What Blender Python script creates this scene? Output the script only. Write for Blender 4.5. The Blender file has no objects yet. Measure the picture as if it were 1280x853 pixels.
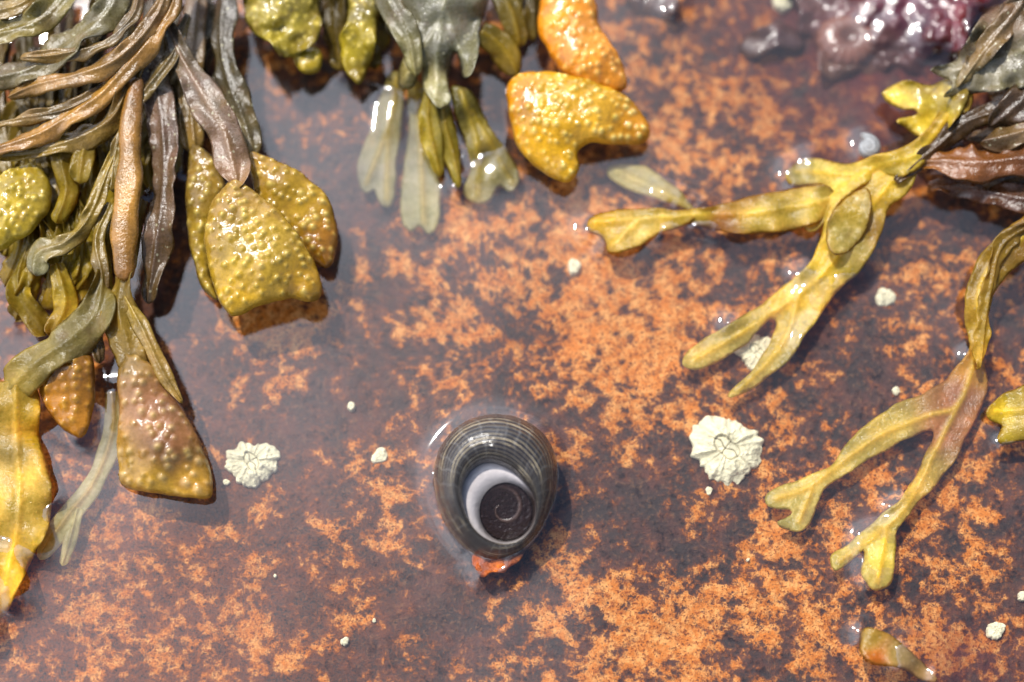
import bpy, bmesh, math, random
import numpy as np
from mathutils import Vector, Matrix, kdtree
from mathutils.geometry import delaunay_2d_cdt

random.seed(7); np.random.seed(7)
S = bpy.context.scene
S.unit_settings.scale_length = 0.01      # one unit = one centimetre
S.view_settings.view_transform = 'Standard'
S.view_settings.look = 'None'
S.view_settings.exposure = 0
ZW = 0.35                                 # water level above the rock

# ------------------------------------------------------------------ camera
D = 24.0; TILT = math.radians(15)
cam = bpy.data.cameras.new("Camera"); camo = bpy.data.objects.new("Camera", cam)
S.collection.objects.link(camo); S.camera = camo
CP = np.array([0, -D*math.sin(TILT), D*math.cos(TILT)])
camo.location = CP; camo.rotation_euler = (TILT, 0, 0)
cam.sensor_width = 36; cam.lens = 36*D/12.8
cam.clip_end = 2000; cam.clip_start = 0.1
cam.dof.use_dof = True; cam.dof.focus_distance = D-0.85; cam.dof.aperture_fstop = 0.065

def W(px, py, z):
    """place a survey point (in hundredths of a unit) on the level z"""
    px = np.asarray(px, float); py = np.asarray(py, float); z = np.asarray(z, float)
    u = (px-640)/100/D; v = (426.5-py)/100/D
    dy = v*math.cos(TILT)+math.sin(TILT); dz = v*math.sin(TILT)-math.cos(TILT)
    t = (z-CP[2])/dz
    return np.stack([u*t, CP[1]+dy*t, z+0*t], -1)

def lin(c, k=1.0):
    c = np.asarray(c, float)/255
    return np.where(c <= .04045, c/12.92, ((c+.055)/1.055)**2.4)*k
def L4(c, k=1.0): return tuple(float(x) for x in lin(c, k))+(1.0,)
def hz(z):            # weed lies draped, not piled high
    z = np.asarray(z, float); return np.where(z > .5, .5+(z-.5)*.68, z)

def fnoise(x, y, scale, seed, octs=3):
    r = np.random.RandomState(seed); o = 0; a = 1; tot = 0
    for k in range(octs):
        for j in range(5):
            th = r.rand()*6.283; f = (0.6+0.8*r.rand())*2**k/scale; p = r.rand()*6.283
            o = o+a*np.sin((x*math.cos(th)+y*math.sin(th))*f+p+1.3*np.sin((x*math.sin(th)-y*math.cos(th))*f*.7+p*2))
        tot += a*2.2; a *= .5
    return o/tot

def cr(P, per=6, closed=False):
    P = np.asarray(P, float); n = len(P); out = []
    rng = range(n) if closed else range(n-1)
    for i in rng:
        if closed: a, b, c, d = P[(i-1) % n], P[i], P[(i+1) % n], P[(i+2) % n]
        else:
            b, c = P[i], P[i+1]
            a = P[i-1] if i > 0 else 2*b-c
            d = P[i+2] if i+2 < n else 2*c-b
        for k in range(per):
            t = k/per
            out.append(.5*((2*b)+(c-a)*t+(2*a-5*b+4*c-d)*t*t+(3*b-a-3*c+d)*t**3))
    if not closed: out.append(P[-1])
    return np.array(out)

def resample(P, step, closed):
    Q = np.vstack([P, P[:1]]) if closed else P
    s = np.r_[0, np.cumsum(np.linalg.norm(np.diff(Q[:, :2], axis=0), axis=1))]
    n = max(4, int(s[-1]/step)); t = np.linspace(0, s[-1], n+1)
    R = np.stack([np.interp(t, s, Q[:, k]) for k in range(Q.shape[1])], 1)
    return R[:-1] if closed else R

def segdist(X, A, B):
    out = np.full(len(X), 1e9)
    for a, b in zip(A, B):
        ab = b-a; L = (ab@ab)+1e-9
        t = np.clip(((X-a)@ab)/L, 0, 1)
        d = np.hypot(X[:, 0]-a[0]-t*ab[0], X[:, 1]-a[1]-t*ab[1])
        out = np.minimum(out, d)
    return out

def inside(X, P):
    c = np.zeros(len(X), bool); n = len(P)
    for i in range(n):
        a = P[i]; b = P[i-1]
        m = ((a[1] > X[:, 1]) != (b[1] > X[:, 1]))
        with np.errstate(divide='ignore', invalid='ignore'):
            xx = (b[0]-a[0])*(X[:, 1]-a[1])/(b[1]-a[1]+1e-12)+a[0]
        c ^= m & (X[:, 0] < xx)
    return c

def idw(X, C):
    C = np.asarray(C, float)
    d2 = (X[:, None, 0]-C[None, :, 0])**2+(X[:, None, 1]-C[None, :, 1])**2
    w = 1/(d2+60)**1.5; w /= w.sum(1, keepdims=True)
    return w@C[:, 2:]

MEN = []   # points at the water line, for the meniscus
def mkmesh(name, V, F, col=None, mat=None, parent=None, smooth=True, men=True, uv=None):
    me = bpy.data.meshes.new(name)
    me.from_pydata([tuple(v) for v in V], [], F); me.update()
    bm = bmesh.new(); bm.from_mesh(me)
    bmesh.ops.recalc_face_normals(bm, faces=bm.faces); bm.to_mesh(me); bm.free()
    if col is not None:
        ca = me.color_attributes.new('Col', 'FLOAT_COLOR', 'POINT')
        c = np.asarray(col, float)
        if c.shape[1] == 3: c = np.c_[c, np.ones(len(c))]
        ca.data.foreach_set('color', c.astype(np.float32).ravel())
    if uv is not None:
        ua = me.attributes.new('st', 'FLOAT_VECTOR', 'POINT')
        ua.data.foreach_set('vector', np.c_[uv, np.zeros(len(uv))].astype(np.float32).ravel())
    if smooth: me.polygons.foreach_set('use_smooth', [True]*len(me.polygons))
    ob = bpy.data.objects.new(name, me); S.collection.objects.link(ob)
    if mat: me.materials.append(mat)
    if parent: ob.parent = parent
    if men:
        V = np.asarray(V); m = np.abs(V[:, 2]-ZW) < .03
        MEN.extend(V[m][::2].tolist())
    return ob

def empty(name, loc=(0, 0, 0)):
    e = bpy.data.objects.new(name, None); S.collection.objects.link(e); e.empty_display_size = .2
    return e

# ------------------------------------------------------------------ node helpers
class NT:
    def __init__(s, name):
        s.m = bpy.data.materials.new(name); s.m.use_nodes = True
        s.t = s.m.node_tree; s.t.nodes.clear()
        s.out = s.t.nodes.new('ShaderNodeOutputMaterial')
    def n(s, typ):
        return s.t.nodes.new('ShaderNode'+typ)
    def set(s, sock, v):
        if isinstance(v, bpy.types.NodeSocket): s.t.links.new(v, sock)
        else: sock.default_value = v
    def math(s, op, a, b=0.0, clamp=False):
        nd = s.t.nodes.new('ShaderNodeMath'); nd.operation = op; nd.use_clamp = clamp
        s.set(nd.inputs[0], a); s.set(nd.inputs[1], b); return nd.outputs[0]
    def mix(s, f, a, b, blend='MIX'):
        nd = s.t.nodes.new('ShaderNodeMix'); nd.data_type = 'RGBA'; nd.blend_type = blend
        s.set(nd.inputs['Factor'], f); s.set(nd.inputs[6], a); s.set(nd.inputs[7], b); return nd.outputs[2]
    def ramp(s, f, lo, hi):
        nd = s.t.nodes.new('ShaderNodeMapRange'); nd.interpolation_type = 'SMOOTHSTEP'
        s.set(nd.inputs[0], f); nd.inputs[1].default_value = lo; nd.inputs[2].default_value = hi
        return nd.outputs[0]
    def noise(s, scale, detail=4, rough=.55, vec=None, dist=0):
        nd = s.t.nodes.new('ShaderNodeTexNoise'); nd.inputs['Scale'].default_value = scale
        nd.inputs['Detail'].default_value = detail; nd.inputs['Roughness'].default_value = rough
        nd.inputs['Distortion'].default_value = dist
        s.set(nd.inputs['Vector'], vec if vec is not None else s.obj); return nd.outputs['Fac']
    def vor(s, scale, vec=None):
        nd = s.t.nodes.new('ShaderNodeTexVoronoi'); nd.inputs['Scale'].default_value = scale
        s.set(nd.inputs['Vector'], vec if vec is not None else s.obj); return nd.outputs['Distance']
    @property
    def obj(s):
        if not hasattr(s, '_o'): s._o = s.t.nodes.new('ShaderNodeTexCoord').outputs['Object']
        return s._o
    def bump(s, h, strength, dist=.02):
        nd = s.t.nodes.new('ShaderNodeBump'); nd.inputs['Strength'].default_value = strength
        nd.inputs['Distance'].default_value = dist; s.set(nd.inputs['Height'], h); return nd.outputs[0]

# weed ------------------------------------------------------------
def weed_mat(name, rough=.2, transl=.25, spots=.0, spec=.5, streak=0.3, alpha=False, bump=.35):
    N = NT(name)
    at = N.n('Attribute'); at.attribute_name = 'Col'
    nz = N.noise(3.5, 4, .62); nf = N.noise(20, 3, .65)
    f = N.math('ADD', N.math('MULTIPLY', nz, 1.1), N.math('MULTIPLY', nf, .9))
    f = N.math('SUBTRACT', f, .01)
    cc = N.n('CombineColor')
    N.set(cc.inputs[0], f); N.set(cc.inputs[1], f); N.set(cc.inputs[2], N.math('MULTIPLY', f, f))
    col = N.mix(1.0, at.outputs['Color'], cc.outputs[0], 'MULTIPLY')
    brown = N.ramp(nz, .53, .68)
    col = N.mix(N.math('MULTIPLY', brown, streak), col, L4((116, 72, 26), .8))
    if spots:
        v = N.vor(8.5); sp = N.math('SUBTRACT', 1.0, N.ramp(v, .10, .19))
        col = N.mix(N.math('MULTIPLY', sp, spots), col, L4((205, 198, 160), .9))
    p = N.n('BsdfPrincipled')
    N.set(p.inputs['Base Color'], col)
    N.set(p.inputs['Roughness'], N.math('ADD', rough-.14, N.math('MULTIPLY', nf, .3)))
    p.inputs['Specular IOR Level'].default_value = spec
    N.set(p.inputs['Normal'], N.bump(nf, bump, .03))
    tr = N.n('BsdfTranslucent'); N.set(tr.inputs[0], N.mix(1.0, col, (1.6, 1.4, .6, 1), 'MULTIPLY'))
    ms = N.n('MixShader'); ms.inputs[0].default_value = transl
    N.t.links.new(p.outputs[0], ms.inputs[1]); N.t.links.new(tr.outputs[0], ms.inputs[2])
    if alpha:
        tp = N.n('BsdfTransparent'); m2 = N.n('MixShader')
        N.t.links.new(at.outputs['Alpha'], m2.inputs[0])
        N.t.links.new(tp.outputs[0], m2.inputs[1]); N.t.links.new(ms.outputs[0], m2.inputs[2])
        ms = m2
    N.t.links.new(ms.outputs[0], N.out.inputs[0])
    return N.m
M_POD = weed_mat('receptacle_skin', .18, .1, 0, .65, .35, bump=.25)
M_DARK = weed_mat('wrack_blade_dark', .28, .12, .6, .8, .2, bump=.5)
M_STRAP = weed_mat('wrack_stipe', .25, .08, .0, .7, .25, bump=.5)
M_THIN = weed_mat('wrack_blade_thin', .22, .45, .22, .5, .28, bump=.5)
M_SUB = weed_mat('wrack_blade_submerged', .3, .4, .15, .3, .15, alpha=True)

# ------------------------------------------------------------------ builders
AL = np.array([1.0, .95, .78])
def blade(name, outline, zc, cc, ribs=(), thick=.014, infl=4, pim=None, step=3.0, ruffle=.03,
          parent=None, mat=None, alpha=1.0, seed=1, ribh=.03, ribcol=None, edge=None):
    o = resample(cr(outline, 7, True), step, True)
    tt = np.arange(len(o))
    wob = fnoise(tt*step, tt*0., 9, seed+77, 2)[:, None]
    tn = np.roll(o, -1, 0)-np.roll(o, 1, 0); tn /= np.linalg.norm(tn, axis=1, keepdims=True)+1e-9
    o = o+np.stack([tn[:, 1], -tn[:, 0]], 1)*wob*1.3
    mn = o.min(0); mx = o.max(0)
    gx, gy = np.meshgrid(np.arange(mn[0], mx[0], step), np.arange(mn[1], mx[1], step*.87))
    gx = gx+(np.arange(gx.shape[0]) % 2)[:, None]*step*.5
    G = np.stack([gx.ravel(), gy.ravel()], 1)+np.random.uniform(-.12, .12, (gx.size, 2))*step
    G = G[inside(G, o)]; A = o; B = np.roll(o, -1, 0)
    G = G[segdist(G, A, B) > step*.55]
    pts = [Vector((float(a), float(b))) for a, b in np.vstack([o, G])]
    n = len(o)
    r = delaunay_2d_cdt(pts, [(i, (i+1) % n) for i in range(n)], [], 1, 1e-5)
    X = np.array([(v.x, v.y) for v in r[0]]); T = [tuple(f) for f in r[2]]
    d = segdist(X, A, B); bd = d < .15
    d[bd] = 0
    prof = np.sqrt(1-(1-np.clip(d/infl, 0, 1))**2)
    zb = idw(X, zc)[:, 0] if len(zc) > 1 else np.full(len(X), float(zc[0][2]))
    zb = hz(zb)
    e = np.exp(-d/8)
    zb = zb+ruffle*fnoise(X[:, 0], X[:, 1], 13, seed, 2)*(.35+1.2*e)
    col = idw(X, [(c[0], c[1], *lin(c[2], AL)) for c in cc]) if len(cc) > 1 else np.tile(lin(cc[0][2], AL), (len(X), 1))
    col = col*(1+.3*fnoise(X[:, 0], X[:, 1], 14, seed+5, 3))[:, None]
    top = zb+thick*prof; bot = zb-thick*prof*.6
    if ribs:
        dr = np.full(len(X), 1e9)
        for rb in ribs:
            q = cr(rb, 6); dr = np.minimum(dr, segdist(X, q[:-1], q[1:]))
        g = np.exp(-(dr/3.4)**2)*np.clip(d/8, 0, 1)
        top = top+ribh*g; bot = bot-ribh*.5*g
        rc = lin(ribcol, AL) if ribcol is not None else None
        if rc is not None: col = col*(1-.8*g[:, None])+rc*.8*g[:, None]
        else: col = col*(1+.35*g[:, None])
    if pim:
        sp, ph, pr = pim['sp'], pim['h'], pim['r']
        rs = np.random.RandomState(seed+50)
        cx, cy = np.meshgrid(np.arange(mn[0], mx[0], sp), np.arange(mn[1], mx[1], sp*.87))
        cx = cx+(np.arange(cx.shape[0]) % 2)[:, None]*sp*.5
        C = np.stack([cx.ravel(), cy.ravel()], 1)+rs.uniform(-.36, .36, (cx.size, 2))*sp
        sz = rs.uniform(.55, 1.15, len(C))
        C = C[rs.rand(len(C)) < pim.get('keep', .9)]; sz = sz[:len(C)]
        pv = np.zeros(len(X))
        for c, s_ in zip(C, sz):
            dd = ((X[:, 0]-c[0])**2+(X[:, 1]-c[1])**2)/(pr*s_)**2
            pv = np.maximum(pv, s_*np.exp(-dd))
        pv *= np.clip(d/4, 0, 1)
        top = top+ph*pv; bot = bot-ph*pv*.5
        k = np.clip(pv, 0, 1)[:, None]
        tipc = lin(pim.get('col', (225, 200, 110)), AL); ka = pim.get('k', .7)
        col = col*.88; col = col*(1-ka*k**1.5)+tipc*ka*k**1.5
    if edge is not None:
        ec = lin(edge, AL); g = np.exp(-d/3.0)[:, None]*.8
        col = col*(1-g)+ec*g
    base = W(X[:, 0], X[:, 1], zb)
    Vt = base.copy(); Vt[:, 2] = top; Vb = base[~bd].copy(); Vb[:, 2] = bot[~bd]
    idx = np.arange(len(X)); m = idx.copy(); m[~bd] = len(X)+np.arange((~bd).sum())
    F = T+[(int(m[c]), int(m[b]), int(m[a])) for a, b, c in T if not (bd[a] and bd[b] and bd[c])]
    colb = col[~bd]*.8
    cols = np.clip(np.vstack([col, colb]), 0, .9)
    cols = np.c_[cols, np.full(len(cols), alpha)]
    if alpha < 1: mat = M_SUB
    return mkmesh(name, np.vstack([Vt, Vb]), F, cols, mat or M_POD, parent)

def ribbon(name, pts, w, z, cols, roll=0, thick=.025, rib=.035, ruffle=.03, parent=None, mat=None,
           alpha=1.0, seed=1, m=17, tip=(0, 1), ribcol=None, cup=0.0, lump=0.0):
    n = len(pts)
    def ex(v): return list(np.interp(np.linspace(0, 1, n), np.linspace(0, 1, len(v)), v)) if not np.isscalar(v) else [v]*n
    w = ex(w); z = ex(z); roll = ex(roll)
    ca = np.array([lin(c, AL) for c in cols]); ci = np.stack([np.interp(np.linspace(0, 1, n), np.linspace(0, 1, len(ca)), ca[:, k]) for k in range(3)], 1) if len(ca) > 1 else np.tile(ca[0], (n, 1))
    A = np.c_[np.array(pts, float), w, z, roll, ci]
    A = resample(cr(A, 8), 3.2, False)
    A[:, 3] = hz(A[:, 3])
    K = len(A); P = W(A[:, 0], A[:, 1], A[:, 3])
    Tn = np.gradient(P, axis=0); Tn /= np.linalg.norm(Tn, axis=1, keepdims=True)+1e-9
    side = np.cross(Tn, np.array([0, 0, 1.0])); side /= np.linalg.norm(side, axis=1, keepdims=True)+1e-9
    up = np.cross(side, Tn)
    arc = np.arange(K)*3.2
    rr = np.radians(A[:, 4]+14*fnoise(arc, arc*0+seed*3, 30, seed+31, 2))[:, None]
    sd = side*np.cos(rr)+up*np.sin(rr); nu = -side*np.sin(rr)+up*np.cos(rr)
    hw = A[:, 2]/200
    endt = np.ones(K)
    Lr = np.maximum(A[:, 2].mean()*.5, 8)
    if tip[1]: endt = endt*np.sqrt(np.clip(1-(1-np.clip((arc[-1]-arc)/Lr, 0, 1))**2, 0.002, 1))
    if tip[0]: endt = endt*np.sqrt(np.clip(1-(1-np.clip(arc/Lr, 0, 1))**2, 0.002, 1))
    hw = hw*endt*(1+.18*fnoise(arc, arc*0+seed*7, 20, seed+3, 2))
    V = []; C = []
    us = np.linspace(-1, 1, m)
    rc = lin(ribcol, AL) if ribcol is not None else None
    for sgn in (1, -1):
        for i, u in enumerate(us):
            if sgn == -1 and i in (0, m-1): continue
            pr = (1-abs(u)**3)**.5
            g = math.exp(-(u/.2)**2)
            h = thick*pr*endt*(1+lump*fnoise(arc, arc*0+u*9, 9, seed+11, 2))+rib*g*endt
            off = h*(1 if sgn == 1 else -.6)
            rf = ruffle*(abs(u)**1.5)*fnoise(arc, arc*0+u*14, 17, seed+(5 if u > 0 else 9), 3)*1.9
            cu = cup*(u*u)
            V.append(P+sd*(hw*u)[:, None]+nu*(off+rf+cu)[:, None])
            c = A[:, 5:8]*(1 if sgn == 1 else .8)
            st = .5*fnoise(arc*.12, arc*0+u*9, 3.0, seed+21, 3)+.8*fnoise(arc, arc*0+u*12, 10, seed+22, 3)
            c = c*(1+.32*st)[:, None]
            if rc is not None: c = c*(1-.6*g)+rc*.6*g
            C.append(c)
    ring = list(range(m))+list(range(m, m+m-2))[::-1]; R = len(ring)
    VV = np.stack([V[i] for i in ring], 1).reshape(-1, 3); CC = np.clip(np.stack([C[i] for i in ring], 1).reshape(-1, 3), 0, 1)
    F = []
    for k in range(K-1):
        for j in range(R):
            a = k*R+j; b = k*R+(j+1) % R
            F.append((a, b, b+R, a+R))
    F.append(tuple(range(R))); F.append(tuple(range((K-1)*R, K*R))[::-1])
    if alpha < 1: mat = M_SUB
    return mkmesh(name, VV, F, np.c_[CC, np.full(len(CC), alpha)], mat or M_STRAP, parent)

PIM = dict(sp=13, h=.05, r=3.7, col=(232, 208, 118))
PIMS = dict(sp=11, h=.042, r=3.2, col=(240, 218, 118))

# ================================================================== LEFT CLUMP
A_ = empty('bladder_wrack_seaweed')
PU = (100, 80, 62); DK = (58, 46, 26)
rs = np.random.RandomState(3)
for k in range(36):
    x0 = rs.uniform(-10, 300); y0 = rs.uniform(-50, 90)
    x1 = x0*.75+rs.uniform(-25, 25); L = rs.uniform(180, 300)*(1-.35*(x0/300))
    pts = [(x0, y0), (x0*.93+rs.uniform(-12, 12), y0+L*.35), (x1+rs.uniform(-10, 10), y0+L*.7), (x1, y0+L)]
    c = [DK, (112, 92, 38), (152, 130, 42)] if rs.rand() < .75 else [(70, 64, 50), (98, 88, 62), (134, 118, 50)]
    ribbon('frond', pts, [14, rs.uniform(18, 30), rs.uniform(24, 40)], [rs.uniform(.45, .75), rs.uniform(.45, .8), .42], c,
           roll=[rs.uniform(-35, 35), rs.uniform(-50, 50)], parent=A_, mat=M_DARK if rs.rand() < .4 else M_THIN, seed=k+20, ruffle=.08)
for k in range(14):
    x0 = rs.uniform(10, 140); y0 = rs.uniform(180, 300)
    pts = [(x0, y0), (x0+rs.uniform(-20, 20), y0+60), (x0+rs.uniform(-30, 20), y0+120)]
    ribbon('frond', pts, [12, 24, 30], [.8, .75, .45], [(104, 88, 32), (158, 136, 40), (144, 116, 38)], roll=rs.uniform(-30, 30),
           parent=A_, mat=M_THIN, seed=k+80, ruffle=.09)
blade('receptacle', [(240, 180), (268, 198), (282, 240), (268, 290), (264, 340), (272, 376), (250, 355), (238, 310), (232, 260), (234, 215)],
      [(240, 200, .95), (260, 370, .6)], [(245, 200, (136, 108, 46)), (255, 350, (164, 134, 42))], thick=.14, infl=22, pim=PIM, parent=A_, seed=2)
blade('receptacle', [(312, 192), (350, 202), (385, 222), (411, 250), (421, 285), (420, 318), (408, 336), (388, 325), (350, 290), (318, 240)],
      [(320, 200, 1.0), (410, 320, .7)], [(330, 210, (162, 126, 48)), (370, 250, (176, 140, 36)), (412, 310, (140, 94, 24))], thick=.17, infl=28, pim=PIM, parent=A_, seed=3, step=2.3)
blade('receptacle', [(293, 226), (320, 240), (350, 265), (380, 302), (398, 340), (402, 368), (390, 378), (365, 374), (340, 378), (316, 386), (292, 396), (275, 378), (263, 345), (256, 300), (261, 262), (278, 238)],
      [(295, 235, 1.35), (330, 320, 1.3), (300, 390, 1.0), (395, 365, 1.0)],
      [(295, 240, (156, 122, 58)), (325, 320, (184, 152, 52)), (300, 385, (190, 150, 36)), (395, 365, (170, 130, 32))], thick=.2, infl=34, pim=PIM, step=2.1, parent=A_, seed=4)
blade('receptacle', [(-8, 232), (18, 211), (45, 207), (61, 225), (63, 255), (45, 285), (20, 303), (-8, 310)],
      [(0, 250, 1.2), (55, 240, 1.05)], [(0, 250, (196, 168, 48)), (55, 240, (164, 140, 42))], thick=.18, infl=26, pim=PIMS, parent=A_, seed=5, step=2.1)
blade('receptacle', [(70, 434), (98, 428), (116, 450), (119, 500), (106, 545), (85, 541), (60, 515), (50, 480)],
      [(90, 440, .7), (85, 530, .42)], [(90, 440, (146, 100, 38)), (85, 530, (178, 120, 34))], thick=.15, infl=24, pim=dict(sp=15, h=.04, r=4.5, col=(205, 155, 60)), parent=A_, seed=6, step=2.3)
blade('receptacle', [(160, 440), (190, 455), (216, 492), (241, 532), (259, 572), (266, 606), (262, 624), (235, 621), (200, 618), (165, 612), (148, 598), (146, 555), (149, 505), (147, 465)],
      [(165, 445, 1.0), (200, 540, .85), (150, 600, .5), (260, 615, .5)],
      [(165, 445, (146, 114, 54)), (200, 510, (152, 106, 76)), (215, 560, (140, 94, 60)), (200, 612, (188, 146, 46)), (255, 610, (180, 136, 44)), (152, 590, (174, 134, 48))],
      thick=.2, infl=36, pim=dict(sp=16, h=.045, r=4.8, col=(208, 178, 122)), step=2.3, parent=A_, seed=7)
ribbon('frond', [(284, -20), (278, 50), (290, 110), (305, 150), (318, 195)], [26, 34, 40, 34, 26], [1.0, 1.15, 1.2, 1.1, 1.0], [DK, (80, 70, 44), (110, 94, 48)], roll=[-30, -15, 10], parent=A_, mat=M_DARK, seed=201, ruffle=.06)
ribbon('frond', [(248, -20), (240, 60), (238, 130), (243, 190)], [22, 30, 36, 26], [.9, 1.05, 1.05, .95], [PU, (116, 92, 48), (140, 112, 52)], roll=20, parent=A_, mat=M_STRAP, seed=202, ruffle=.06)
ribbon('frond', [(205, 25), (228, 75), (258, 125), (280, 165), (291, 205), (297, 238)], [10, 30, 44, 40, 42, 14], [1.6, 1.6, 1.6, 1.55, 1.5, 1.45], [(92, 84, 74), (112, 92, 72), (116, 90, 72), (140, 106, 70)], roll=[10, -8, 5], parent=A_, mat=M_DARK, seed=203, ribcol=(138, 104, 72), ruffle=.07, cup=.04)
ribbon('frond', [(190, 0), (192, 80), (203, 150), (207, 220), (198, 300), (185, 380)], [22, 34, 38, 40, 32, 18], [1.3, 1.35, 1.35, 1.25, 1.1, .8], [(100, 90, 78), (108, 86, 72), (102, 78, 56), (94, 74, 46)], roll=[15, -20, 10], parent=A_, mat=M_DARK, seed=204, ribcol=(78, 58, 42), ruffle=.08)
ribbon('bladder', [(172, 95), (163, 160), (162, 220), (155, 290), (156, 352)], [20, 26, 32, 30, 26], [1.6, 1.65, 1.6, 1.5, 1.35], [(114, 76, 34), (148, 106, 44), (160, 116, 48), (130, 88, 36)], thick=.1, rib=0, ruffle=.015, parent=A_, seed=205, tip=(1, 1))
ribbon('frond', [(148, 180), (130, 225), (110, 275), (82, 305), (50, 318), (44, 345)], [10, 18, 20, 22, 32, 26], [1.4, 1.4, 1.3, 1.2, 1.1, 1.0], [(136, 114, 44), (130, 108, 42), (128, 124, 94)], roll=[20, -20], parent=A_, mat=M_STRAP, seed=206, ruffle=.07)
ribbon('frond', [(230, -30), (210, 25), (170, 75), (120, 125), (60, 165), (-10, 192)], [16, 20, 24, 28, 24, 20], [1.9, 1.9, 1.85, 1.75, 1.6, 1.5], [(112, 84, 46), (144, 106, 50), (160, 118, 56), (132, 94, 42)], rib=.03, ruffle=.05, parent=A_, seed=207, tip=(0, 0), roll=[20, -25, 10, -20], thick=.05)
ribbon('frond', [(225, -50), (196, 20), (150, 72), (95, 98), (40, 110), (10, 122)], [16, 20, 26, 26, 22, 14], [2.0, 2.0, 2.0, 1.9, 1.75, 1.6], [(104, 80, 50), (130, 98, 52), (144, 108, 56), (120, 90, 46)], rib=.03, ruffle=.05, parent=A_, seed=208, roll=[-20, 25, -15, 10], thick=.05)
ribbon('frond', [(150, -40), (140, 10), (100, 50), (45, 85), (-15, 100)], [30, 40, 44, 40, 30], [1.9, 1.95, 1.9, 1.8, 1.7], [(94, 92, 72), (118, 110, 82), (108, 96, 60), (92, 80, 50)], roll=[10, -15, 15], parent=A_, mat=M_DARK, seed=209, ruffle=.1, tip=(0, 0))
ribbon('frond', [(110, -40), (80, 0), (45, 30), (-15, 48)], [26, 34, 34, 26], [2.0, 2.0, 2.0, 1.9], [(92, 86, 56), (130, 116, 58), (112, 98, 50)], roll=[-20, 15], parent=A_, mat=M_DARK, seed=210, ruffle=.09, tip=(0, 0))
ribbon('frond', [(60, -30), (30, 5), (-15, 18)], [20, 26, 24], [2.1, 2.1, 2.0], [(142, 116, 52), (120, 98, 46)], parent=A_, seed=211, ruffle=.07, tip=(0, 0))
ribbon('frond', [(175, -30), (168, 20), (130, 58), (75, 70), (25, 72)], [14, 18, 22, 18, 10], [2.05, 2.1, 2.05, 2.0, 1.9], [(80, 64, 42), (110, 88, 46), (136, 106, 50)], parent=A_, seed=212, rib=.03, ruffle=.05, roll=[10, -25, 15], thick=.04)
ribbon('frond', [(215, 0), (180, 50), (140, 105), (90, 135), (30, 150), (-12, 160)], [10, 12, 16, 18, 16, 12], [1.75, 1.8, 1.75, 1.7, 1.6, 1.5], [(70, 54, 32), (100, 78, 40), (130, 104, 48)], parent=A_, seed=270, rib=.03, ruffle=.05, roll=[-10, 25, -25])
ribbon('frond', [(235, 20), (215, 70), (178, 120), (150, 175), (140, 240)], [12, 18, 20, 16, 12], [1.5, 1.6, 1.55, 1.5, 1.4], [(86, 70, 44), (116, 96, 48), (126, 106, 48)], parent=A_, seed=271, mat=M_DARK, ruffle=.07, roll=[15, -20])
ribbon('frond', [(190, 45), (160, 110), (140, 150), (95, 175), (40, 190), (-10, 196)], [14, 18, 22, 26, 24, 20], [1.7, 1.6, 1.55, 1.45, 1.35, 1.3], [(106, 82, 40), (126, 100, 44), (148, 122, 48)], parent=A_, seed=213, ruffle=.07, tip=(0, 0))
ribbon('frond', [(130, 130), (108, 180), (100, 230)], [10, 26, 22], [1.4, 1.35, 1.2], [(120, 98, 42), (158, 136, 46)], parent=A_, mat=M_THIN, seed=214, ruffle=.07)
ribbon('frond', [(95, 150), (78, 195), (84, 240), (70, 280)], [10, 24, 28, 20], [1.3, 1.25, 1.15, 1.0], [(110, 90, 38), (148, 126, 44), (170, 148, 48)], parent=A_, mat=M_THIN, seed=215, ruffle=.07)
ribbon('frond', [(140, 255), (122, 300), (128, 350), (118, 400), (124, 455)], [14, 22, 18, 22, 14], [1.2, 1.2, 1.1, .9, .6], [(134, 114, 46), (108, 86, 40), (88, 68, 36)], roll=[-25, 25], parent=A_, mat=M_STRAP, seed=216, ruffle=.06)
ribbon('frond', [(178, 250), (160, 320), (150, 385), (160, 430), (172, 470)], [16, 26, 38, 42, 34], [1.2, 1.25, 1.2, 1.1, 1.0], [(102, 84, 46), (146, 122, 52), (156, 130, 56), (148, 116, 54)], roll=[15, -15, 5], parent=A_, mat=M_THIN, seed=217, ruffle=.09)
ribbon('frond', [(156, 372), (180, 415), (205, 468), (228, 505)], [10, 20, 18, 8], [1.25, 1.2, 1.1, .95], [(158, 134, 58), (142, 112, 48), (150, 120, 54)], parent=A_, mat=M_STRAP, seed=218)
ribbon('frond', [(128, 340), (120, 390), (88, 425), (45, 455), (10, 490)], [18, 40, 46, 44, 46], [1.1, 1.15, 1.05, .95, .8], [(126, 108, 46), (140, 128, 78), (150, 136, 86), (176, 152, 58)], roll=[20, -8, 8], parent=A_, mat=M_THIN, seed=219, ruffle=.1)
ribbon('frond', [(70, 330), (82, 380), (66, 420)], [16, 28, 20], [.9, .8, .6], [(174, 150, 48), (184, 158, 50), (154, 120, 42)], parent=A_, mat=M_THIN, seed=220, ruffle=.07)
blade('frond', [(-40, 470), (0, 478), (28, 468), (48, 492), (50, 545), (63, 600), (62, 652), (44, 692), (22, 738), (0, 775), (-40, 790)],
      [(0, 480, .8), (30, 600, .55), (30, 690, .42), (0, 770, .35)],
      [(20, 480, (170, 144, 54)), (40, 540, (212, 176, 48)), (10, 560, (184, 160, 90)), (20, 620, (226, 198, 90)), (50, 640, (196, 170, 78)), (20, 700, (214, 182, 58)), (-10, 760, (220, 182, 52))],
      ribs=[[(20, 480), (22, 560), (25, 640), (5, 740)]], ruffle=.13, parent=A_, mat=M_THIN, seed=8)
PALE = (190, 184, 140)
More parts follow.
